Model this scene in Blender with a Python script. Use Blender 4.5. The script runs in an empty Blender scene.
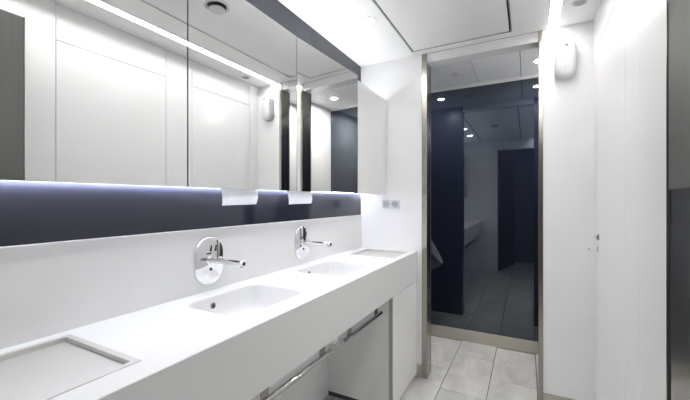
import bpy, bmesh, math, random
from mathutils import Vector, Matrix

random.seed(7)
scene = bpy.context.scene
COL = scene.collection
PI = math.pi

# ------------------------------------------------------------------ camera
H = 1.25                      # eye height
cam_d = bpy.data.cameras.new('camera')
cam_d.sensor_width = 36.0
cam_d.lens = 343.0 / 690.0 * 36.0
cam_d.clip_start = 0.02
cam = bpy.data.objects.new('camera', cam_d)
cam.location = (0, 0, H)
cam.rotation_euler = (math.radians(90), 0, math.radians(27.95))
COL.objects.link(cam)
scene.camera = cam

# ------------------------------------------------------------------ world, exposure
world = bpy.data.worlds.new('world')
scene.world = world
world.use_nodes = True
world.node_tree.nodes['Background'].inputs[0].default_value = (0.9, 0.95, 1.0, 1)
world.node_tree.nodes['Background'].inputs[1].default_value = 0.02
vs = scene.view_settings
vs.view_transform = 'Standard'
vs.look = 'None'
vs.gamma = 1.0
vs.use_curve_mapping = False
vs.exposure = 0.62
scene.cycles.max_bounces = 16
scene.cycles.diffuse_bounces = 8
scene.cycles.glossy_bounces = 8

# light strengths (all of them are built as lamps with glowing diffusers below)
LED_LINE = 19.0               # long line light in the ceiling
LED_TOP = 17.0                # strip hidden on top of the mirror cabinets
LED_UNDER = 88.0              # strip under the mirror cabinets
SPOT_ROOM = 108.0              # downlights over the counter
SPOT_HALL = 680.0              # downlights in the passage

# ------------------------------------------------------------------ materials
MATS = {}
def mat(name, color, rough=0.5, metal=0.0, ior=1.45, spec=0.5, noise=0.0, nscale=8.0, stretch=(1, 1, 1),
        bump=0.0, emis=None, estr=0.0, coat=0.0, aniso=0.0, rnoise=0.0):
    m = bpy.data.materials.new(name)
    m.use_nodes = True
    nt = m.node_tree
    b = nt.nodes['Principled BSDF']
    b.inputs['Base Color'].default_value = (*color, 1)
    b.inputs['Roughness'].default_value = rough
    b.inputs['Metallic'].default_value = metal
    b.inputs['IOR'].default_value = ior
    b.inputs['Specular IOR Level'].default_value = spec
    b.inputs['Coat Weight'].default_value = coat
    if emis is not None:
        b.inputs['Emission Color'].default_value = (*emis, 1)
        b.inputs['Emission Strength'].default_value = estr
    if noise or bump or rnoise:
        tc = nt.nodes.new('ShaderNodeTexCoord')
        mp = nt.nodes.new('ShaderNodeMapping')
        mp.inputs['Scale'].default_value = stretch
        nt.links.new(tc.outputs['Object'], mp.inputs['Vector'])
        nz = nt.nodes.new('ShaderNodeTexNoise')
        nz.inputs['Scale'].default_value = nscale
        nz.inputs['Detail'].default_value = 5.0
        nt.links.new(mp.outputs['Vector'], nz.inputs['Vector'])
        if noise:
            rp = nt.nodes.new('ShaderNodeValToRGB')
            rp.color_ramp.elements[0].position = 0.3
            rp.color_ramp.elements[1].position = 0.7
            rp.color_ramp.elements[0].color = (*[max(0, c * (1 - noise)) for c in color], 1)
            rp.color_ramp.elements[1].color = (*[min(1, c * (1 + noise)) for c in color], 1)
            nt.links.new(nz.outputs['Fac'], rp.inputs['Fac'])
            nt.links.new(rp.outputs['Color'], b.inputs['Base Color'])
        if rnoise:
            mr = nt.nodes.new('ShaderNodeMapRange')
            mr.inputs['To Min'].default_value = max(0, rough - rnoise)
            mr.inputs['To Max'].default_value = rough + rnoise
            nt.links.new(nz.outputs['Fac'], mr.inputs['Value'])
            nt.links.new(mr.outputs['Result'], b.inputs['Roughness'])
        if bump:
            bp = nt.nodes.new('ShaderNodeBump')
            bp.inputs['Strength'].default_value = bump
            bp.inputs['Distance'].default_value = 0.002
            nt.links.new(nz.outputs['Fac'], bp.inputs['Height'])
            nt.links.new(bp.outputs['Normal'], b.inputs['Normal'])
    MATS[name] = m
    return m

def emit(name, color, strength):
    m = bpy.data.materials.new(name)
    m.use_nodes = True
    nt = m.node_tree
    nt.nodes.clear()
    e = nt.nodes.new('ShaderNodeEmission')
    e.inputs[0].default_value = (*color, 1)
    e.inputs[1].default_value = strength
    o = nt.nodes.new('ShaderNodeOutputMaterial')
    nt.links.new(e.outputs[0], o.inputs[0])
    MATS[name] = m
    return m

def floor_tile_mat():
    m = mat('stone_tile', (0.30, 0.295, 0.28), rough=0.35, noise=0.0)
    nt = m.node_tree
    b = nt.nodes['Principled BSDF']
    gi = nt.nodes.new('ShaderNodeNewGeometry')
    oi = nt.nodes.new('ShaderNodeObjectInfo')
    mp = nt.nodes.new('ShaderNodeMapping')
    mp.inputs['Scale'].default_value = (1.0, 0.45, 1.0)
    ad = nt.nodes.new('ShaderNodeVectorMath')
    ad.operation = 'ADD'
    sc = nt.nodes.new('ShaderNodeVectorMath')
    sc.operation = 'SCALE'
    sc.inputs[0].default_value = (9, 17, 5)
    nt.links.new(oi.outputs['Random'], sc.inputs['Scale'])
    nt.links.new(gi.outputs['Position'], ad.inputs[0])
    nt.links.new(sc.outputs[0], ad.inputs[1])
    nt.links.new(ad.outputs[0], mp.inputs['Vector'])
    nz = nt.nodes.new('ShaderNodeTexNoise')
    nz.inputs['Scale'].default_value = 7
    nz.inputs['Detail'].default_value = 8
    nz.inputs['Roughness'].default_value = 0.62
    nz.inputs['Distortion'].default_value = 0.6
    nt.links.new(mp.outputs['Vector'], nz.inputs['Vector'])
    rp = nt.nodes.new('ShaderNodeValToRGB')
    e = rp.color_ramp.elements
    e[0].position, e[0].color = 0.3, (0.50, 0.495, 0.475, 1)
    e[1].position, e[1].color = 0.72, (0.76, 0.755, 0.73, 1)
    nt.links.new(nz.outputs['Fac'], rp.inputs['Fac'])
    hs = nt.nodes.new('ShaderNodeHueSaturation')
    mr = nt.nodes.new('ShaderNodeMapRange')
    mr.inputs['To Min'].default_value = 0.88
    mr.inputs['To Max'].default_value = 1.1
    nt.links.new(oi.outputs['Random'], mr.inputs['Value'])
    nt.links.new(mr.outputs['Result'], hs.inputs['Value'])
    nt.links.new(rp.outputs['Color'], hs.inputs['Color'])
    nt.links.new(hs.outputs['Color'], b.inputs['Base Color'])
    bp = nt.nodes.new('ShaderNodeBump')
    bp.inputs['Strength'].default_value = 0.12
    bp.inputs['Distance'].default_value = 0.002
    nt.links.new(nz.outputs['Fac'], bp.inputs['Height'])
    nt.links.new(bp.outputs['Normal'], b.inputs['Normal'])
    return m

M_WHITE = mat('white_laminate', (0.91, 0.91, 0.91), rough=0.28, noise=0.01, nscale=2.0)
M_WALL = mat('white_wall_board', (0.88, 0.88, 0.882), rough=0.22, noise=0.01, nscale=3.0)
M_CEIL = mat('white_ceiling_paint', (0.91, 0.91, 0.905), rough=0.6, noise=0.015, nscale=5.0)
M_CEILP = mat('ceiling_panel_paint', (0.91, 0.91, 0.905), rough=0.5, noise=0.015, nscale=5.0)
M_SOLID = mat('white_solid_surface', (0.84, 0.84, 0.832), rough=0.3, noise=0.008, nscale=4.0)
M_NAVY = mat('navy_back_painted_glass', (0.030, 0.032, 0.046), rough=0.03, ior=1.55, noise=0.03, nscale=2.0)
M_DARKGLASS = mat('dark_blue_mirror_glass', (0.010, 0.013, 0.024), rough=0.015, ior=2.1, noise=0.05, nscale=2.0)
M_DARKGLASS.node_tree.nodes['Principled BSDF'].inputs['Specular Tint'].default_value = (0.84, 0.92, 1.0, 1)
M_MIRROR = mat('silver_mirror', (0.90, 0.905, 0.90), rough=0.0, metal=1.0)
M_EDGE = mat('mirror_edge', (0.22, 0.23, 0.23), rough=0.3, metal=0.6)
M_STEEL = mat('brushed_stainless', (0.43, 0.41, 0.365), rough=0.22, metal=1.0, noise=0.07, nscale=60.0, stretch=(1, 1, 0.02), rnoise=0.08)
M_STEELH = mat('brushed_stainless_horizontal', (0.60, 0.57, 0.51), rough=0.32, metal=1.0, noise=0.06, nscale=60.0, stretch=(0.03, 1, 1), rnoise=0.08)
M_TRAY = mat('satin_stainless_lid', (0.70, 0.685, 0.65), rough=0.45, metal=0.7, noise=0.012, nscale=30.0, stretch=(1, 0.2, 1), rnoise=0.02)
M_TOWER = mat('dark_satin_steel', (0.185, 0.188, 0.178), rough=0.48, metal=0.7, noise=0.05, nscale=50.0, stretch=(1, 1, 0.03))
M_TOWERP = mat('polished_dark_steel', (0.55, 0.55, 0.53), rough=0.2, metal=1.0, noise=0.03, nscale=30.0, stretch=(1, 1, 0.05))
M_CHROME = mat('polished_chrome', (0.82, 0.82, 0.83), rough=0.06, metal=1.0)
M_BAR = mat('satin_chrome_bar', (0.52, 0.51, 0.50), rough=0.12, metal=1.0)
M_CHROMED = mat('satin_steel_strap', (0.35, 0.34, 0.33), rough=0.25, metal=1.0)
M_BLACK = mat('black_plastic', (0.012, 0.012, 0.014), rough=0.35)
M_PLASTIC = mat('white_plastic', (0.68, 0.68, 0.70), rough=0.35)
M_GREYPL = mat('grey_plastic', (0.42, 0.43, 0.45), rough=0.4)
M_DGREY = mat('dark_gap', (0.08, 0.08, 0.08), rough=0.8)
M_ALU = mat('aluminium_profile', (0.55, 0.55, 0.54), rough=0.4, metal=0.8)
M_PAPER = mat('paper_towel', (0.82, 0.815, 0.79), rough=0.95, noise=0.04, nscale=40.0, bump=0.4)
def translucent_paper():
    nt = M_PAPER.node_tree
    b = nt.nodes['Principled BSDF']
    o = nt.nodes['Material Output']
    t = nt.nodes.new('ShaderNodeBsdfTranslucent')
    t.inputs[0].default_value = (0.85, 0.85, 0.84, 1)
    mx = nt.nodes.new('ShaderNodeMixShader')
    mx.inputs[0].default_value = 0.5
    nt.links.new(b.outputs[0], mx.inputs[1])
    nt.links.new(t.outputs[0], mx.inputs[2])
    nt.links.new(mx.outputs[0], o.inputs[0])
translucent_paper()
M_CERAMIC = mat('white_ceramic', (0.82, 0.82, 0.82), rough=0.08)
M_GROUT = mat('grout', (0.11, 0.105, 0.10), rough=0.9, noise=0.1, nscale=20)
M_TILE = floor_tile_mat()
M_LOBBY = mat('grey_blue_lobby_wall', (0.16, 0.175, 0.21), rough=0.6, noise=0.04, nscale=3)
M_BROWN = mat('dark_brown_door', (0.045, 0.037, 0.034), rough=0.4, noise=0.2, nscale=10, stretch=(4, 4, 0.4))
M_HALLWALL = mat('navy_wall_board', (0.055, 0.065, 0.10), rough=0.35, noise=0.05, nscale=2)

E_LINE = emit('led_line_glow', (1.0, 0.985, 0.97), LED_LINE)
E_TOP = emit('led_strip_glow_upper', (0.95, 0.97, 1.0), LED_TOP)
E_UNDER = emit('led_strip_glow_lower', (0.84, 0.87, 1.0), LED_UNDER)
E_SPOT = emit('downlight_glow', (1.0, 0.98, 0.95), SPOT_ROOM)
E_HALL = emit('passage_downlight_glow', (1.0, 0.98, 0.95), SPOT_HALL)

# ------------------------------------------------------------------ helpers
def wloc(o):
    v = Vector((0, 0, 0))
    while o is not None:
        v += o.location
        o = o.parent
    return v

def tag(o, label=None, cat=None, group=None, kind=None):
    if label: o['label'] = label
    if cat: o['category'] = cat
    if group: o['group'] = group
    if kind: o['kind'] = kind
    return o

def empty(name, loc, label, cat, group=None, kind=None):
    o = bpy.data.objects.new(name, None)
    o.empty_display_size = 0.05
    o.location = loc
    COL.objects.link(o)
    return tag(o, label, cat, group, kind)

def link(name, bm, m, parent=None, origin=None, smooth=False):
    """bmesh in world coordinates -> one mesh object (origin at the base centre)."""
    vs_ = [v.co for v in bm.verts]
    if origin is None:
        lo = Vector((min(v.x for v in vs_), min(v.y for v in vs_), min(v.z for v in vs_)))
        hi = Vector((max(v.x for v in vs_), max(v.y for v in vs_), max(v.z for v in vs_)))
        origin = Vector(((lo.x + hi.x) / 2, (lo.y + hi.y) / 2, lo.z))
    origin = Vector(origin)
    bmesh.ops.translate(bm, verts=bm.verts[:], vec=-origin)
    bmesh.ops.recalc_face_normals(bm, faces=bm.faces[:])
    if smooth:
        for f in bm.faces: f.smooth = True
        for e in bm.edges:
            if len(e.link_faces) == 2 and e.calc_face_angle(0) > math.radians(38):
                e.smooth = False
    me = bpy.data.meshes.new(name)
    bm.to_mesh(me)
    bm.free()
    for mm in (m if isinstance(m, (list, tuple)) else [m]):
        me.materials.append(mm)
    o = bpy.data.objects.new(name, me)
    COL.objects.link(o)
    if parent is not None:
        o.parent = parent
        o.location = origin - wloc(parent)
    else:
        o.location = origin
    return o

def abox(bm, x0, x1, y0, y1, z0, z1, bev=0.0, seg=1):
    r = bmesh.ops.create_cube(bm, size=1.0)
    vv = r['verts']
    for v in vv:
        v.co = Vector((x0 if v.co.x < 0 else x1, y0 if v.co.y < 0 else y1, z0 if v.co.z < 0 else z1))
    if bev > 0:
        ee = list({e for v in vv for e in v.link_edges})
        bmesh.ops.bevel(bm, geom=ee, offset=bev, segments=seg, affect='EDGES', profile=0.5)

def box(name, x0, x1, y0, y1, z0, z1, m, parent=None, bev=0.0, seg=1, smooth=False):
    bm = bmesh.new()
    abox(bm, x0, x1, y0, y1, z0, z1, bev, seg)
    return link(name, bm, m, parent, smooth=smooth)

def atube(bm, p0, p1, r0, r1=None, n=20, caps=True):
    p0, p1 = Vector(p0), Vector(p1)
    r1 = r0 if r1 is None else r1
    d = p1 - p0
    q = Vector((0, 0, 1)).rotation_difference(d.normalized()).to_matrix().to_4x4()
    q.translation = (p0 + p1) / 2
    bmesh.ops.create_cone(bm, cap_ends=caps, segments=n, radius1=r0, radius2=r1, depth=d.length, matrix=q)

def tube(name, p0, p1, r, m, parent=None, n=20, r1=None):
    bm = bmesh.new()
    atube(bm, p0, p1, r, r1, n)
    return link(name, bm, m, parent, smooth=True)

def alathe(bm, prof, centre, axis='z', n=32):
    """prof: list of (radius, height)."""
    c = Vector(centre)
    rings = []
    for r, h in prof:
        ring = []
        for i in range(n):
            a = 2 * PI * i / n
            if axis == 'z': p = Vector((r * math.cos(a), r * math.sin(a), h))
            elif axis == 'x': p = Vector((h, r * math.cos(a), r * math.sin(a)))
            else: p = Vector((r * math.cos(a), h, r * math.sin(a)))
            ring.append(bm.verts.new(c + p))
        rings.append(ring)
    for a, b in zip(rings, rings[1:]):
        for i in range(n):
            j = (i + 1) % n
            bm.faces.new((a[i], a[j], b[j], b[i]))
    return rings

def lathe(name, prof, centre, m, parent=None, axis='z', n=32, cap0=True, cap1=True):
    bm = bmesh.new()
    rings = alathe(bm, prof, centre, axis, n)
    if cap0: bm.faces.new(rings[0])
    if cap1: bm.faces.new(rings[-1])
    return link(name, bm, m, parent, smooth=True)

def loft(bm, rings, cap0=True, cap1=True):
    vr = [[bm.verts.new(p) for p in ring] for ring in rings]
    for a, b in zip(vr, vr[1:]):
        n = len(a)
        for i in range(n):
            j = (i + 1) % n
            bm.faces.new((a[i], a[j], b[j], b[i]))
    if cap0: bm.faces.new(vr[0])
    if cap1: bm.faces.new(vr[-1])
    return vr

def rrect(hx, hy, r, n=8):
    """rounded rectangle outline in 2D, counter clockwise."""
    out = []
    for cx, cy, a0 in ((hx - r, hy - r, 0), (-hx + r, hy - r, PI / 2), (-hx + r, -hy + r, PI), (hx - r, -hy + r, 1.5 * PI)):
        for i in range(n + 1):
            a = a0 + PI / 2 * i / n
            out.append((cx + r * math.cos(a), cy + r * math.sin(a)))
    return out

# ------------------------------------------------------------------ dimensions (metres, camera at x = y = 0)
XL = -1.127      # left wall (glass band)
XM = -0.914      # front of the mirror doors
XC = -0.688      # front of the counter
XR = 0.336       # right wall
YB = -0.10       # wall behind the camera
YE = 2.385       # end wall with the doorway
YE2 = 2.487
YG = 3.19        # dark glass wall of the passage
ZC = 2.273       # ceiling
ZT = 0.889       # counter top
ZA = 0.686       # lower edge of the counter apron
DXL, DXR = -0.617, 0.062   # clear doorway
ZLIN = 2.212
PXL, PXR = -1.09, 0.365      # side walls of the passage
ZD = 2.083       # flush doors
CAB = [(0.139, 0.6995), (0.7005, 1.2615), (1.2625, 1.823), (1.824, 2.3835)]
ZM0, ZM1 = 1.290, 1.984

# ================================================================== SETTING
# ---- floor with single tiles
fl = box('floor', -1.25, 0.46, -1.42, YG + 0.06, -0.06, -0.004, M_GROUT)
tag(fl, 'grey stone floor tiled in staggered long tiles', 'floor', kind='structure')
TW, TL = 0.286, 0.572
tile_cache = {}
def floor_tile(x0, x1, y0, y1):
    g = 0.0022
    x0 += g; x1 -= g; y0 += g; y1 -= g
    if x1 - x0 < 0.015 or y1 - y0 < 0.015: return
    key = (round(x1 - x0, 4), round(y1 - y0, 4))
    if key not in tile_cache:
        o = box('floor_tile', x0, x1, y0, y1, -0.004, 0.0, M_TILE, fl, bev=0.0012)
        tile_cache[key] = o.data
    else:
        o = bpy.data.objects.new('floor_tile', tile_cache[key])
        COL.objects.link(o)
        o.parent = fl
        o.location = Vector(((x0 + x1) / 2, (y0 + y1) / 2, -0.004)) - wloc(fl)
k0 = -6
for k in range(k0, 5):
    x0 = -0.512 + TW * k
    x1 = x0 + TW
    off = 2.31 if k % 2 == 0 else 2.60
    for r in range(-8, 4):
        y0 = off + TL * r
        y1 = y0 + TL
        yy0, yy1 = max(y0, -1.38), min(y1, YG)
        xx0, xx1 = max(x0, -1.25), min(x1, 0.42)
        if xx1 <= xx0 or yy1 <= yy0: continue
        if xx1 < XL and yy1 < YE2: continue
        floor_tile(xx0, xx1, yy0, yy1)

# ---- left wall: board, white splash panel, navy glass
wl = box('wall_left', XL - 0.12, XL - 0.008, YB - 0.1, YE, 0.0, ZC, M_WALL)
tag(wl, 'left wall with white splashback and navy glass band below the mirrors', 'wall', kind='structure')
box('lower_panel', XL - 0.008, XL, YB, YE, 0.0, ZT - 0.12, M_WALL, wl)
box('glass_band', XL - 0.008, XL, YB, YE, 1.137, ZC, M_NAVY, wl)
box('splashback', XL - 0.008, XL + 0.006, YB, YE, ZT, 1.136, M_SOLID, wl, bev=0.0012)

# ---- end wall with doorway
JL, JR = 0.036, 0.024          # widths of the two jamb faces
bm = bmesh.new()
abox(bm, XL - 0.12, DXL - JL, YE, YE2, 0, ZC)
abox(bm, DXR + JR, XR + 0.02, YE, YE2, 0, ZC)
abox(bm, DXL - JL, DXR + JR, YE + 0.004, YE2, ZLIN, ZC)
we = link('wall_end', bm, M_WALL)
tag(we, 'white end wall with a doorway framed in steel', 'wall', kind='structure')
box('passage_face', PXL, DXL, YE2, YE2 + 0.012, 0, ZC - 0.006, M_HALLWALL, we)
box('passage_face', DXR, PXR, YE2, YE2 + 0.012, 0, ZC - 0.006, M_HALLWALL, we)
# ---- steel door lining
dr = empty('door_1', ((DXL + DXR) / 2, YE, 0), 'open doorway lined with brushed steel jambs', 'doorway', kind='structure')
box('jamb', DXL - JL, DXL, YE - 0.006, YE2, 0.0, ZC, M_STEEL, dr, bev=0.0015)
box('jamb', DXR, DXR + JR, YE - 0.006, YE2, 0.0, ZC, M_STEEL, dr, bev=0.0015)

# ---- right wall with flush doors
wr = box('wall_right', XR + 0.02, XR + 0.12, YB - 0.1, YE, 0.0, ZC, M_DGREY)
tag(wr, 'white panelled right wall with two flush doors', 'wall', kind='structure')
G = 0.0016
def wpanel(y0, y1, z0, z1):
    box('wall_panel', XR, XR + 0.02, y0 + G, y1 - G, z0, z1, M_WALL, wr, bev=0.001)
wpanel(2.286, YE, 0.0, ZC)
wpanel(1.691, 2.286, ZD + 2 * G, ZC)
wpanel(1.487, 1.691, 0.0, ZC)
wpanel(0.871, 1.487, ZD + 2 * G, ZC)
wpanel(YB, 0.871, 0.0, ZC)
def flush_door(n, y0, y1, label):
    d = empty('door_%d' % n, (XR + 0.01, (y0 + y1) / 2, 0), label, 'door', kind='structure')
    lf = box('door_leaf', XR, XR + 0.019, y0 + G, y1 - G, 0.012, ZD, M_WALL, d, bev=0.001)
    yh = y1 - 0.055 if n == 2 else y0 + 0.055
    # knob on a rose, turn lock above
    hd = lathe('handle', [(0.016, 0.0), (0.017, -0.004), (0.013, -0.007), (0.006, -0.008), (0.006, -0.030),
                          (0.009, -0.034), (0.010, -0.044), (0.008, -0.048)], (XR, yh, 0.99), M_CHROME, lf, axis='x', n=20)
    hd['label'] = 'small chrome knob'
    lk = lathe('lock', [(0.016, 0.0), (0.017, -0.004), (0.014, -0.007), (0.007, -0.009), (0.006, -0.014)],
               (XR, yh, 1.052), M_CHROMED, lf, axis='x', n=20)
    lk['label'] = 'dark steel lock rose'
    return d
flush_door(2, 1.691, 2.286, 'white flush door beside the end wall with knob and lock')
flush_door(3, 0.871, 1.487, 'white flush door next to the dark steel tower, seen in the mirror')

bs = box('baseboard_left', XC, DXL - JL, YE - 0.008, YE, 0.0, 0.092, M_STEELH)
tag(bs, 'short steel skirting between the white cupboard and the doorway', 'baseboard', kind='structure')
bs = box('baseboard_end', DXR + JR, XR, YE - 0.008, YE, 0.0, 0.092, M_STEELH)
tag(bs, 'steel skirting at the foot of the end wall right of the doorway', 'baseboard', kind='structure')

# ---- wall behind the camera, with the entrance opening, and the dim lobby beyond
OX0, OX1, OZ = -0.45, 0.326, 2.115
bm = bmesh.new()
abox(bm, XL - 0.12, OX0, YB - 0.1, YB, 0, ZC)
abox(bm, OX0, OX1, YB - 0.1, YB, OZ, ZC)
abox(bm, OX1, XR + 0.02, YB - 0.1, YB, 0, ZC)
wb = link('wall_back', bm, M_WALL)
tag(wb, 'white wall around the entrance, reflected in the dark glass', 'wall', kind='structure')
lob = box('wall_lobby', -1.2, 0.46, -1.42, -1.38, 0, ZC, M_LOBBY)
tag(lob, 'grey blue lobby wall seen through the entrance in the dark glass', 'wall', kind='structure')
box('side_wall', -1.2, -1.16, -1.38, YB - 0.1, 0, ZC, M_LOBBY, lob)
box('side_wall', 0.42, 0.46, -1.38, YB - 0.1, 0, ZC, M_LOBBY, lob)
box('lobby_ceiling', -1.2, 0.46, -1.42, YB - 0.1, ZC, ZC + 0.04, M_LOBBY, lob)
# entrance door leaf standing open
de = empty('door_4', (OX0, YB - 0.1, 0), 'dark brown entrance door standing open, reflected in the dark glass', 'door', kind='structure')
lf = box('door_leaf', OX0 + 0.002, OX0 + 0.042, YB - 0.1 - 0.8, YB - 0.106, 0.01, 2.09, M_BROWN, de, bev=0.002)
bm = bmesh.new()
atube(bm, (OX0 + 0.042, YB - 0.83, 1.05), (OX0 + 0.09, YB - 0.83, 1.05), 0.009)
atube(bm, (OX0 + 0.085, YB - 0.836, 1.05), (OX0 + 0.085, YB - 0.71, 1.05), 0.009)
hd = link('handle', bm, M_CHROME, lf, smooth=True)
lathe('rose', [(0.024, 0.0), (0.024, 0.006), (0.02, 0.008)], (OX0 + 0.042, YB - 0.83, 1.05), M_CHROME, lf, axis='x', n=20)
de.rotation_euler = (0, 0, math.radians(14))

# ---- ceiling of the washroom
# access panel recess: x -0.702..-0.080, two panels along y; light slot x 0.110..0.166
PX0, PX1 = -0.702, -0.080
LX0, LX1 = 0.108, 0.164
bm = bmesh.new()
abox(bm, XL - 0.12, PX0, YB - 0.1, YE, ZC, ZC + 0.05)
abox(bm, PX0, PX1, 2.311, YE, ZC, ZC + 0.05)
abox(bm, PX0, PX1, YB - 0.1, YB + 0.02, ZC, ZC + 0.05)
abox(bm, PX1, LX0, YB - 0.1, YE, ZC, ZC + 0.05)
abox(bm, LX1, XR + 0.12, YB - 0.1, YE, ZC, ZC + 0.05)
abox(bm, LX0, LX1, YB - 0.1, YB + 0.02, ZC, ZC + 0.05)
abox(bm, XL - 0.12, XR + 0.12, YB - 0.1, YE, ZC + 0.05, ZC + 0.09)
ce = link('ceiling', bm, M_CEIL)
tag(ce, 'white ceiling with inset panels and a line light', 'ceiling', kind='structure')
def ceil_panel(y0, y1):
    p = box('ceiling_panel', PX0 + 0.015, PX1 - 0.015, y0 + 0.015, y1 - 0.015, ZC - 0.004, ZC + 0.02, M_CEILP, ce, bev=0.002)
    bm = bmesh.new()
    t = 0.007
    for a in ((PX0, PX0 + t, y0, y1), (PX1 - t, PX1, y0, y1), (PX0 + t, PX1 - t, y0, y0 + t), (PX0 + t, PX1 - t, y1 - t, y1)):
        abox(bm, a[0], a[1], a[2], a[3], ZC - 0.003, ZC + 0.03)
    link('panel_frame', bm, M_ALU, p)
    bm = bmesh.new()
    for a in ((PX0 + t, PX0 + 0.015, y0, y1), (PX1 - 0.015, PX1 - t, y0, y1), (PX0, PX1, y0 + t, y0 + 0.015), (PX0, PX1, y1 - 0.015, y1 - t)):
        abox(bm, a[0], a[1], a[2], a[3], ZC + 0.012, ZC + 0.02)
    link('panel_gap', bm, M_DGREY, p)
ceil_panel(YB + 0.02, 0.66)
ceil_panel(0.66, 2.311)

# ---- passage: glass wall, ceiling tiles, right wall, skirting
gw = box('wall_glass', PXL - 0.06, 0.46, YG + 0.006, YG + 0.06, 0.0, ZC, M_HALLWALL)
tag(gw, 'dark blue mirror-like glass wall at the back of the passage', 'wall', kind='structure')
box('glass_panel', PXL, PXR, YG, YG + 0.006, 0.1, ZC - 0.02, M_DARKGLASS, gw)
tr = box('trim_1', PXL, PXR, YG - 0.012, YG, ZC - 0.03, ZC - 0.006, M_WALL)
tag(tr, 'white trim along the top of the dark glass', 'trim', kind='structure')
bb = box('baseboard_glass', PXL, PXR, YG - 0.012, YG + 0.006, 0.0, 0.1, M_STEELH, bev=0.001)
tag(bb, 'brushed steel skirting at the foot of the dark glass', 'baseboard', kind='structure')
hw = box('wall_passage_right', PXR, 0.46, YE2, YG + 0.006, 0.0, ZC, M_WALL)
tag(hw, 'white side wall of the passage, seen in the mirror', 'wall', kind='structure')
hw2 = box('wall_passage_left', PXL - 0.06, PXL, YE2, YG + 0.06, 0.0, ZC, M_HALLWALL)
tag(hw2, 'dark side wall of the passage carrying the urinal', 'wall', kind='structure')
hc = box('ceiling_passage', PXL - 0.06, 0.46, YE, YG + 0.06, ZC + 0.004, ZC + 0.05, M_DGREY)
tag(hc, 'passage ceiling of pale square-edged panels', 'ceiling', kind='structure')
xs = [PXL] + [-0.043 + 0.325 * k for k in range(-3, 2)] + [PXR]
for a, b in zip(xs, xs[1:]):
    if b - a > 0.02:
        box('ceiling_tile', a + 0.0022, b - 0.0022, YE2, YG, ZC - 0.006, ZC + 0.004, M_CEILP, hc, bev=0.0012)

# ================================================================== LAMPS
ll = empty('line_light', ((LX0 + LX1) / 2, 1.2, ZC), 'long white line light running along the ceiling by the right wall', 'light')
bm = bmesh.new()
abox(bm, LX0, LX0 + 0.003, YB + 0.02, YE, ZC - 0.002, ZC + 0.04)
abox(bm, LX1 - 0.003, LX1, YB + 0.02, YE, ZC - 0.002, ZC + 0.04)
link('profile', bm, M_ALU, ll)
box('diffuser', LX0 + 0.003, LX1 - 0.003, YB + 0.02, YE, ZC + 0.014, ZC + 0.02, E_LINE, ll)

def downlight(x, y, z, em, label, group, r=0.036):
    d = empty('downlight', (x, y, z), label, 'light', group)
    lathe('ring', [(r + 0.008, 0.0), (r + 0.008, -0.003), (r + 0.004, -0.005), (r, -0.004), (r - 0.002, 0.0)], (x, y, z), M_PLASTIC, d, n=32, cap0=False, cap1=False)
    lathe('lens', [(r - 0.001, -0.0005), (r - 0.001, -0.0025), (r * 0.6, -0.003)], (x, y, z), em, d, n=32)
G1 = 'downlights over the counter'
downlight(-0.80, 1.79, ZC, E_SPOT, 'round white downlight above the counter nearest the end wall', G1)
downlight(-0.80, 1.21, ZC, E_SPOT, 'middle downlight above the counter, upper of two reflected in the dark glass', G1)
downlight(-0.80, 0.63, ZC, E_SPOT, 'downlight above the counter nearest the entrance, lower of two reflected in the dark glass', G1)
G2 = 'downlights in the passage'
downlight(-0.766, 2.87, ZC - 0.006, E_HALL, 'passage downlight on the left, reflected at the upper left of the glass', G2, 0.029)
downlight(0.078, 2.87, ZC - 0.006, E_HALL, 'passage downlight beside the right steel jamb', G2, 0.029)

G3 = 'downlights in the lobby'
downlight(-0.10, -0.75, ZC, E_SPOT, 'round downlight in the lobby ceiling behind the entrance', G3)
sd = empty('ceiling_sensor', (-0.498, 2.863, ZC - 0.006), 'pale round sensor on the passage ceiling', 'sensor')
lathe('base', [(0.042, 0.0), (0.042, -0.006), (0.038, -0.009)], (-0.498, 2.863, ZC - 0.006), M_PLASTIC, sd)
lathe('dome', [(0.026, -0.009), (0.022, -0.018), (0.012, -0.023), (0.004, -0.0245)], (-0.498, 2.863, ZC - 0.006), M_PLASTIC, sd)
sd = empty('ceiling_speaker', (0.242, 2.134, ZC), 'small grey round fitting on the ceiling between line light and right wall', 'fitting')
lathe('ring', [(0.036, 0.0), (0.036, -0.004), (0.028, -0.006), (0.026, -0.001)], (0.242, 2.134, ZC), M_PLASTIC, sd, cap0=False, cap1=False)
lathe('grille', [(0.0265, -0.001), (0.018, -0.004), (0.006, -0.005)], (0.242, 2.134, ZC), M_GREYPL, sd)

vx, vy = -0.391, 1.275
vt = empty('ceiling_vent', (vx, vy, ZC - 0.004), 'round white disc vent in the ceiling panel, seen in the mirror', 'vent')
zz = ZC - 0.004
lathe('collar', [(0.066, 0.0), (0.066, -0.004), (0.060, -0.008), (0.052, -0.006), (0.048, 0.0)], (vx, vy, zz), M_PLASTIC, vt, cap0=False, cap1=False)
lathe('throat', [(0.050, -0.0005), (0.030, -0.001)], (vx, vy, zz), M_BLACK, vt)
lathe('disc', [(0.036, -0.016), (0.041, -0.018), (0.042, -0.022), (0.038, -0.026), (0.01, -0.029)], (vx, vy, zz), M_PLASTIC, vt)
tube('stem', (vx, vy, zz - 0.001), (vx, vy, zz - 0.017), 0.008, M_PLASTIC, vt)

# ================================================================== COUNTER
ct = empty('washbasin_counter', ((XL + XC) / 2, 1.14, ZA), 'long white washbasin counter with two moulded basins and deep front apron', 'counter')
YC0 = YB + 0.004
YC1 = YE - 0.002
XB = XL + 0.002
TRAYS = [(-1.085, -0.765, 0.150, 0.468), (-1.048, -0.728, 2.030, 2.318)]
BAS = [(0.95, 0.178), (1.588, 0.178)]
BX0, BX1 = -1.046, -0.772

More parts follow.
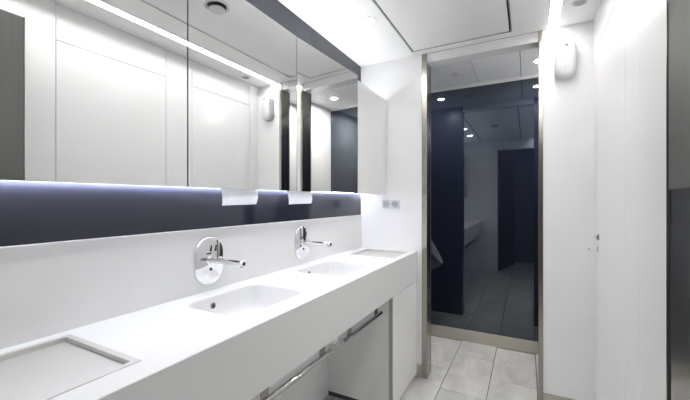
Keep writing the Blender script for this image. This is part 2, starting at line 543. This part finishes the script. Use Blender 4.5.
def ring_rect(x0, x1, y0, y1, dirs, cx, cy):
    out = []
    for (dx, dy) in dirs:
        t = 1e9
        if dx > 1e-9: t = min(t, (x1 - cx) / dx)
        if dx < -1e-9: t = min(t, (x0 - cx) / dx)
        if dy > 1e-9: t = min(t, (y1 - cy) / dy)
        if dy < -1e-9: t = min(t, (y0 - cy) / dy)
        out.append((cx + dx * t, cy + dy * t))
    return out

# the top: flat cells, each with its hole
cells = [(YC0, 0.60, 'tray', 0), (0.60, 1.27, 'basin', 0), (1.27, 1.90, 'basin', 1), (1.90, YC1, 'tray', 1)]
bm = bmesh.new()
basin_bms = []
for (ya, yb, kind, i) in cells:
    if kind == 'basin':
        cy, hy = BAS[i]
        cx, hx = (BX0 + BX1) / 2, (BX1 - BX0) / 2
        rim = [(cx + p[0], cy + p[1]) for p in rrect(hx, hy, 0.05, 10)]
    else:
        x0, x1, y0, y1 = TRAYS[i]
        cx, cy = (x0 + x1) / 2, (y0 + y1) / 2
        rim = [(cx + p[0], cy + p[1]) for p in rrect((x1 - x0) / 2, (y1 - y0) / 2, 0.002, 6)]
    # angular list with the corners of the cell
    angs = sorted([(math.atan2(p[1] - cy, p[0] - cx), p) for p in rim])
    corners = [(XB, ya), (XC, ya), (XC, yb), (XB, yb)]
    outer = []
    pts = []
    for a, p in angs:
        pts.append((a, p, None))
    for c in corners:
        a = math.atan2(c[1] - cy, c[0] - cx)
        # rim point on the same ray (interpolated on the outline)
        n = len(angs)
        for q in range(n):
            a0, p0 = angs[q]
            a1, p1 = angs[(q + 1) % n]
            if a0 <= a < a1 or (q == n - 1 and (a >= a0 or a < a1)):
                d = (c[0] - cx, c[1] - cy)
                ex, ey = p1[0] - p0[0], p1[1] - p0[1]
                den = d[0] * ey - d[1] * ex
                t = ((p0[0] - cx) * ey - (p0[1] - cy) * ex) / den
                pts.append((a, (cx + d[0] * t, cy + d[1] * t), c))
                break
    pts.sort(key=lambda k: k[0])
    dirs = [(p[0] - cx, p[1] - cy) for a, p, c in pts]
    out = ring_rect(XB, XC, ya, yb, dirs, cx, cy)
    out = [c if c is not None else o for o, (a, p, c) in zip(out, pts)]
    vo = [bm.verts.new((p[0], p[1], ZT)) for p in out]
    vi = [bm.verts.new((p[1][0], p[1][1], ZT)) for p in pts]
    n = len(pts)
    for q in range(n):
        r = (q + 1) % n
        bm.faces.new((vo[q], vo[r], vi[r], vi[q]))
    if kind == 'tray':
        vd = [bm.verts.new((p[1][0], p[1][1], ZT - 0.03)) for p in pts]
        for q in range(n):
            r = (q + 1) % n
            bm.faces.new((vi[q], vi[r], vd[r], vd[q]))
        bm.faces.new(vd)
# edges of the slab: small eased front edge and the underside
o = link('countertop', bm, M_SOLID, ct)
box('front_apron', XC - 0.02, XC + 0.0008, YC0, YC1, ZA, ZT - 0.0006, M_SOLID, ct, bev=0.0012)
box('underside', XB, XC - 0.02, YC0, YC1, ZA + 0.013, ZA + 0.024, M_WHITE, ct)

def rim_ring(cx, cy, hx, hy, r, z, n=10, shift=0.0):
    return [Vector((cx + shift + p[0], cy + p[1], z)) for p in rrect(hx, hy, r, n)]
for i, (cy, hy) in enumerate(BAS):
    cx, hx = (BX0 + BX1) / 2, (BX1 - BX0) / 2
    prof = [(0.0, 0.0, 0.05), (0.0018, -0.0008, 0.05), (0.0035, -0.003, 0.05), (0.005, -0.007, 0.05), (0.009, -0.028, 0.05),
            (0.014, -0.052, 0.05), (0.019, -0.068, 0.05), (0.027, -0.079, 0.052), (0.038, -0.086, 0.05),
            (0.06, -0.090, 0.045), (0.10, -0.0935, 0.03), (0.128, -0.095, 0.008)]
    rings = []
    for ins, dz, r in prof:
        rr = min(r, hx - ins - 0.001)
        rings.append(rim_ring(cx, cy, hx - ins, max(hy - ins, hx - ins), rr, ZT + dz))
    bm = bmesh.new()
    loft(bm, rings, cap0=False, cap1=True)
    b = link('basin', bm, M_SOLID, ct, smooth=True)
    b['label'] = 'shallow moulded basin under the nearer tap' if i == 0 else 'shallow moulded basin under the farther tap'
    # overflow on the back wall of the basin
    ov = lathe('overflow', [(0.0115, -0.001), (0.0125, 0.001), (0.0115, 0.0022), (0.008, 0.0022), (0.007, 0.0)],
               (BX0 + 0.0105, cy - 0.05, ZT - 0.034), M_CHROMED, b, axis='x', n=24, cap0=False, cap1=False)
    lathe('overflow_hole', [(0.0078, 0.0), (0.0076, 0.0012)], (BX0 + 0.0105, cy - 0.05, ZT - 0.034), M_BLACK, b, axis='x', n=20)
    lathe('drain', [(0.03, 0.0), (0.031, 0.0012), (0.028, 0.003), (0.02, 0.0035), (0.008, 0.0045)], (cx, cy, ZT - 0.0949), M_CHROME, b, n=28)

# stainless lids let into the worktop
for i, (x0, x1, y0, y1) in enumerate(TRAYS):
    t = empty('inset_lid', ((x0 + x1) / 2, (y0 + y1) / 2, ZT - 0.03),
              ['large square stainless lid sunk into the near end of the counter',
               'square stainless lid sunk into the far end of the counter by the end wall'][i], 'lid', 'stainless lids in the counter')
    e = 0.0008
    w = 0.016
    bm = bmesh.new()
    for a in ((x0 + e, x0 + w, y0 + e, y1 - e), (x1 - w, x1 - e, y0 + e, y1 - e), (x0 + w, x1 - w, y0 + e, y0 + w), (x0 + w, x1 - w, y1 - w, y1 - e)):
        abox(bm, a[0], a[1], a[2], a[3], ZT - 0.0295, ZT + 0.0012)
    link('frame', bm, M_TRAY, t)
    box('flap', x0 + w + 0.002, x1 - w - 0.002, y0 + w + 0.002, y1 - w - 0.002, ZT - 0.024, ZT - 0.009, M_TRAY, t, bev=0.0015)

# cupboard below the far end of the counter
YK = 1.890
ck = empty('base_cabinet', ((XL + XC) / 2, (YK + YE) / 2, 0), 'white cupboard under the far end of the counter', 'cabinet')
box('body', XB, XC - 0.024, YK, YE - 0.004, 0.03, ZA + 0.010, M_WHITE, ck)
box('plinth', XB, XC - 0.04, YK + 0.004, YE - 0.004, 0.0, 0.03, M_DGREY, ck)
d = box('door', XC - 0.023, XC - 0.001, YK + 0.004, YE - 0.004, 0.028, ZA - 0.004, M_WHITE, ck, bev=0.001)
# fascia strip on the near edge of the cupboard
box('edge_strip', XC - 0.024, XC - 0.002, YK - 0.001, YK + 0.003, 0.028, ZA - 0.004, M_ALU, ck)

# towel rails hung under the apron
def rail(y0, y1, label):
    xr, zr = -0.722, 0.620
    t = empty('towel_rail', (xr, (y0 + y1) / 2, zr), label, 'towel rail', 'towel rails under the counter')
    bm = bmesh.new()
    atube(bm, (xr, y0, zr), (xr, y1, zr), 0.0105, n=20)
    link('bar', bm, M_BAR, t, smooth=True)
    for y in (y0, y1):
        lathe('end_cap', [(0.0120, -0.004), (0.0125, 0.0), (0.0120, 0.004)], (xr, y, zr), M_CHROME, t, axis='y', n=20)
    for y in (y0 + 0.07, y1 - 0.06):
        bm = bmesh.new()
        abox(bm, xr - 0.005, xr - 0.001, y - 0.02, y + 0.02, zr, ZA + 0.012, 0.0008)
        abox(bm, xr - 0.05, xr - 0.001, y - 0.02, y + 0.02, ZA + 0.008, ZA + 0.012)
        link('strap', bm, M_CHROMED, t)
rail(0.76, 1.233, 'long chrome towel rail under the apron below the nearer basin')
rail(1.339, 1.786, 'chrome towel rail under the apron beside the white cupboard')

# bottle traps under the basins
def trap(cy, label):
    x, z0 = -0.90, 0.50
    t = empty('bottle_trap', (x, cy, z0), label, 'drain trap', 'drain traps under the basins')
    tube('tailpiece', (x, cy, 0.575), (x, cy, ZA + 0.012), 0.016, M_CHROME, t)
    lathe('cup', [(0.012, 0.0), (0.024, 0.004), (0.030, 0.014), (0.031, 0.06), (0.026, 0.075), (0.018, 0.08)], (x, cy, z0), M_CHROME, t)
    tube('outlet_pipe', (XL + 0.001, cy, 0.565), (x - 0.02, cy, 0.565), 0.015, M_CHROME, t)
    lathe('wall_rose', [(0.034, 0.0), (0.033, 0.006), (0.018, 0.012)], (XL + 0.0005, cy, 0.565), M_CHROME, t, axis='x')
trap(0.95, 'chrome bottle trap below the nearer basin')
trap(1.56, 'chrome bottle trap below the farther basin')

# ================================================================== TAPS
def tap(cy, label):
    xw = XL + 0.0062
    zc = 1.010
    t = empty('wall_tap', (xw, cy, zc), label, 'tap', 'wall taps over the basins')
    R, hh = 0.064, 0.094
    def outline(rad, h2, x):
        pts = []
        for k in range(33):
            a = PI * k / 32
            pts.append(Vector((x, cy + rad * math.cos(a), zc + (h2 - rad) + rad * math.sin(a))))
        for k in range(33):
            a = PI + PI * k / 32
            pts.append(Vector((x, cy + rad * math.cos(a), zc - (h2 - rad) + rad * math.sin(a))))
        return pts
    bm = bmesh.new()
    loft(bm, [outline(R, hh, xw), outline(R, hh, xw + 0.006), outline(R - 0.0012, hh - 0.0012, xw + 0.0085), outline(R - 0.003, hh - 0.003, xw + 0.0095)])
    p = link('plate', bm, M_CHROME, t, smooth=True)
    xp = xw + 0.0095
    # spout: straight tube with collar and outlet
    zs = zc + 0.003
    bm = bmesh.new()
    atube(bm, (xp - 0.002, cy, zs), (xp + 0.168, cy, zs), 0.0105, 0.0105, 24)
    s = link('spout', bm, M_CHROME, t, smooth=True)
    lathe('collar', [(0.016, 0.0), (0.017, 0.003), (0.015, 0.006), (0.011, 0.008)], (xp, cy, zs), M_CHROME, s, axis='x', cap0=False, cap1=False)
    lathe('nozzle', [(0.0105, -0.004), (0.0122, 0.0), (0.0122, 0.016), (0.011, 0.018), (0.0085, 0.018)], (xp + 0.166, cy, zs), M_CHROME, s, axis='x')
    lathe('aerator', [(0.0065, 0.0), (0.0062, 0.0012)], (xp + 0.184, cy, zs), M_BLACK, s, axis='x')
    lathe('water_outlet', [(0.0075, 0.0), (0.007, -0.004)], (xp + 0.172, cy, zs - 0.0105), M_GREYPL, s)
    # printed marks and the sensor eye
    bm = bmesh.new()
    for dy, lean in ((0.002, 0.004), (0.024, 0.004)):
        vv = [bm.verts.new((xp + 0.0003, cy + dy + q[0] + lean * q[1] / 0.024, zc + 0.036 + q[1])) for q in ((-0.004, 0), (0.006, 0), (0.004, 0.024), (-0.002, 0.024))]
        bm.faces.new(vv)
    vv = [bm.verts.new((xp + 0.0003, cy + a, zc + b)) for a, b in ((-0.016, 0.027), (0.008, 0.027), (0.008, 0.032), (-0.016, 0.032))]
    bm.faces.new(vv)
    bmesh.ops.solidify(bm, geom=bm.faces[:], thickness=0.0002)
    mk = link('symbol', bm, M_BLACK, p)
    mk['label'] = 'two black slanted bars over a short line'
    lathe('sensor_eye', [(0.0065, 0.0), (0.006, 0.001), (0.004, 0.0014)], (xp, cy + 0.004, zc - 0.034), M_BLACK, p, axis='x', n=20)
    p.rotation_euler = (0, 0, math.radians(-4.0))
    p.location.x += 0.0046
tap(0.948, 'chrome wall tap with capsule plate over the nearer basin')
tap(1.586, 'chrome wall tap with capsule plate over the farther basin')

# ================================================================== MIRROR CABINETS
labs = ['mirror cabinet at the left edge, reflecting the dark steel tower',
        'second mirror cabinet, reflecting the white dispenser on the end wall',
        'third mirror cabinet with its door slightly ajar, reflecting the passage',
        'mirror cabinet against the end wall, reflecting only white wall']
for i, (y0, y1) in enumerate(CAB):
    c = empty('mirror_cabinet', (XM - 0.1, (y0 + y1) / 2, ZM0), labs[i], 'cabinet', 'mirror cabinets over the counter')
    xb = XL + 0.012
    xf = XM - 0.020
    bm = bmesh.new()
    abox(bm, xb, xf, y0 + 0.0005, y1 - 0.0005, 1.306, 1.918)
    link('body', bm, M_WHITE, c)
    # door: mirror face on a thin core, hung on its left edge
    hx, hy = xf + 0.001, y0 + 0.001
    w = (y1 - y0) - 0.0035
    ang = -3.5 if i == 2 else 0.0
    bm = bmesh.new()
    abox(bm, hx, hx + 0.015, hy, hy + w, ZM0, ZM1)
    d = link('door', bm, M_EDGE, c, origin=(hx, hy, ZM0))
    bm = bmesh.new()
    abox(bm, hx + 0.0151, hx + 0.019, hy, hy + w, ZM0, ZM1)
    mp = link('mirror_pane', bm, M_MIRROR, d, origin=(hx, hy, ZM0))
    mp['label'] = 'silver mirror glass'
    d.rotation_euler = (0, 0, math.radians(ang))

# light strips above and below the cabinets
us = empty('under_cabinet_light', (-1.11, 1.26, 1.3), 'cool white light strip under the mirror cabinets washing the navy glass', 'light')
box('profile', -1.1195, -1.1000, 0.15, 2.372, 1.3045, 1.3059, M_ALU, us)
box('lip', -1.1144, -1.1110, 0.15, 2.372, 1.2998, 1.3045, M_ALU, us)
box('diffuser', -1.1188, -1.1145, 0.153, 2.369, 1.2985, 1.3045, E_UNDER, us)
ts = empty('over_cabinet_light', (-1.05, 1.26, 1.9185), 'light strip on top of the mirror cabinets lighting the ceiling', 'light')
box('profile', -1.066, -1.034, 0.15, 2.372, 1.9182, 1.923, M_ALU, ts)
box('diffuser', -1.063, -1.037, 0.153, 2.369, 1.923, 1.9255, E_TOP, ts)

# paper towels peeping out below the cabinets
def towel(y0, y1, skew, label):
    bm = bmesh.new()
    x = -1.018
    nu, nv = 14, 8
    zt, zb = 1.3055, 1.2305
    g = [[None] * (nu + 1) for _ in range(nv + 1)]
    for v in range(nv + 1):
        s = v / nv
        for u in range(nu + 1):
            q = u / nu
            y = y0 + (y1 - y0) * q + skew * (s - 0.5) + 0.008 * math.sin(s * PI) * (q - 0.5)
            xx = x + 0.010 * math.sin(s * PI * 0.9) + 0.003 * math.sin(q * 9 + s * 2)
            z = zt + (zb - zt) * s + (0.003 * (q - 0.5) * s)
            g[v][u] = bm.verts.new((xx, y, z))
    for v in range(nv):
        for u in range(nu):
            bm.faces.new((g[v][u], g[v][u + 1], g[v + 1][u + 1], g[v + 1][u]))
    bmesh.ops.solidify(bm, geom=bm.faces[:], thickness=0.0012)
    o = link('paper_towel', bm, M_PAPER, smooth=True)
    tag(o, label, 'paper towel', 'paper towels below the mirror cabinets')
towel(0.920, 1.110, 0.004, 'white paper towel hanging below the second mirror cabinet')
towel(1.322, 1.526, 0.018, 'white paper towel hanging below the third mirror cabinet, slightly skewed')

# ================================================================== END WALL FITTINGS
# double socket
sx0, sx1, sz0, sz1 = -0.950, -0.816, 1.189, 1.252
so = empty('wall_socket', ((sx0 + sx1) / 2, YE, sz0), 'white double power socket on the end wall above the counter', 'socket')
pl = box('cover_plate', sx0, sx1, YE - 0.009, YE - 0.0005, sz0, sz1, M_PLASTIC, so, bev=0.002, seg=2, smooth=True)
for k in (0, 1):
    cxs = sx0 + (sx1 - sx0) * (0.26 + 0.48 * k)
    czs = (sz0 + sz1) / 2
    ins = lathe('socket_insert', [(0.024, -0.009), (0.0235, -0.0112), (0.021, -0.0112), (0.0195, -0.0096)], (cxs, YE, czs), M_GREYPL, so, axis='y', cap0=False, cap1=False)
    lathe('well', [(0.0195, -0.0094), (0.0195, -0.0097)], (cxs, YE, czs), M_GREYPL, ins, axis='y')
    for q in (-1, 1):
        lathe('pin_hole', [(0.003, -0.0097), (0.003, -0.0101)], (cxs + 0.0095 * q, YE, czs), M_BLACK, ins, axis='y', n=12)

# dispenser on the end wall
ax0, ax1, az0, az1 = 0.143, 0.248, 1.950, 2.172
cxd, czd = (ax0 + ax1) / 2, (az0 + az1) / 2
di = empty('air_freshener', (cxd, YE, az0), 'white rounded dispenser fixed high on the end wall beside the doorway', 'dispenser')
def disp_ring(hx_, hz_, r, y, cz, n=8):
    return [Vector((cxd + p[0], y, cz + p[1])) for p in rrect(hx_, hz_, r, n)]
hxw, hzw = (ax1 - ax0) / 2, (az1 - az0) / 2
bm = bmesh.new()
loft(bm, [disp_ring(hxw - 0.004, hzw - 0.006, 0.045, YE - 0.0005, czd), disp_ring(hxw - 0.003, hzw - 0.005, 0.045, YE - 0.022, czd)])
link('back_shell', bm, M_GREYPL, di, smooth=True)
bm = bmesh.new()
loft(bm, [disp_ring(hxw, hzw, 0.048, YE - 0.0225, czd), disp_ring(hxw, hzw, 0.048, YE - 0.045, czd),
          disp_ring(hxw - 0.003, hzw - 0.004, 0.047, YE - 0.058, czd + 0.001), disp_ring(hxw - 0.010, hzw - 0.012, 0.043, YE - 0.067, czd + 0.003),
          disp_ring(hxw - 0.022, hzw - 0.026, 0.031, YE - 0.070, czd + 0.004)])
link('cover', bm, M_PLASTIC, di, smooth=True)
lathe('nozzle', [(0.0085, -0.066), (0.0085, -0.0712), (0.006, -0.0722)], (cxd + 0.004, YE, czd + 0.072), M_GREYPL, di, axis='y', n=20)
lathe('nozzle_hole', [(0.0042, -0.0718), (0.0042, -0.0727)], (cxd + 0.004, YE, czd + 0.072), M_BLACK, di, axis='y', n=16)
lathe('indicator', [(0.003, -0.066), (0.003, -0.0712)], (cxd + 0.004, YE, czd + 0.092), M_GREYPL, di, axis='y', n=12)

# ================================================================== DARK STEEL TOWER BY THE CAMERA
tx0, tx1, ty0, ty1 = 0.190, XR - 0.001, 0.10, 0.693
nz0, nz1, ny0, ny1 = 0.06, 1.262, 0.125, 0.676
tw = empty('dispenser_tower', ((tx0 + tx1) / 2, (ty0 + ty1) / 2, 0), 'tall dark steel tower with a polished lower door at the right edge', 'dispenser')
box('body', tx0 + 0.003, tx1, ty0, ty1, 0.0, 2.08, M_TOWER, tw)
box('upper_panel', tx0, tx0 + 0.0028, ny0, ty1 - 0.002, nz1 + 0.004, 2.078, M_TOWER, tw)
lp = box('lower_door', tx0 - 0.001, tx0 + 0.0028, ny0, ny1, nz0, nz1, M_TOWERP, tw)
lp['label'] = 'polished dark steel door'
bm = bmesh.new()
q = 0.0025
abox(bm, tx0 - 0.0015, tx0 + 0.0028, ny0, ny1 + q, nz1, nz1 + q)
abox(bm, tx0 - 0.0015, tx0 + 0.0028, ny1, ny1 + q, nz1 - 0.05, nz1)
link('door_trim', bm, M_STEEL, lp)
box('edge_profile', tx0 - 0.0012, tx0 + 0.006, ty1, ty1 + 0.003, 0.0, 2.08, M_STEEL, tw)

# ================================================================== URINAL IN THE PASSAGE (seen in the glass)
ux, uy = PXL, 2.84
ur = empty('urinal', (ux, uy, 0.5), 'white ceramic urinal, its lip reflected at the left side of the dark glass', 'urinal')
def ur_ring(hw_, dep, z, tilt, n=24):
    pts = []
    for k in range(n + 1):
        a = PI * k / n
        d = dep * max(0.0, math.sin(a)) ** 0.8
        pts.append(Vector((ux + 0.0005 + d, uy + hw_ * math.cos(a), z + tilt * (dep - d))))
    return pts
bm = bmesh.new()
loft(bm, [ur_ring(0.05, 0.09, 0.49, 0.0), ur_ring(0.10, 0.20, 0.52, 0.12), ur_ring(0.14, 0.29, 0.565, 0.5), ur_ring(0.163, 0.335, 0.605, 1.45),
          ur_ring(0.160, 0.333, 0.612, 1.45), ur_ring(0.150, 0.318, 0.614, 1.45), ur_ring(0.138, 0.295, 0.598, 1.4), ur_ring(0.11, 0.22, 0.575, 1.2),
          ur_ring(0.07, 0.13, 0.56, 0.6)])
link('bowl', bm, M_CERAMIC, ur, smooth=True)
lathe('drain', [(0.022, 0.0), (0.02, 0.003), (0.008, 0.004)], (ux + 0.08, uy, 0.585), M_CHROME, ur)
tube('flush_pipe', (ux + 0.03, uy, 1.06), (ux + 0.03, uy, 1.24), 0.012, M_CHROME, ur)
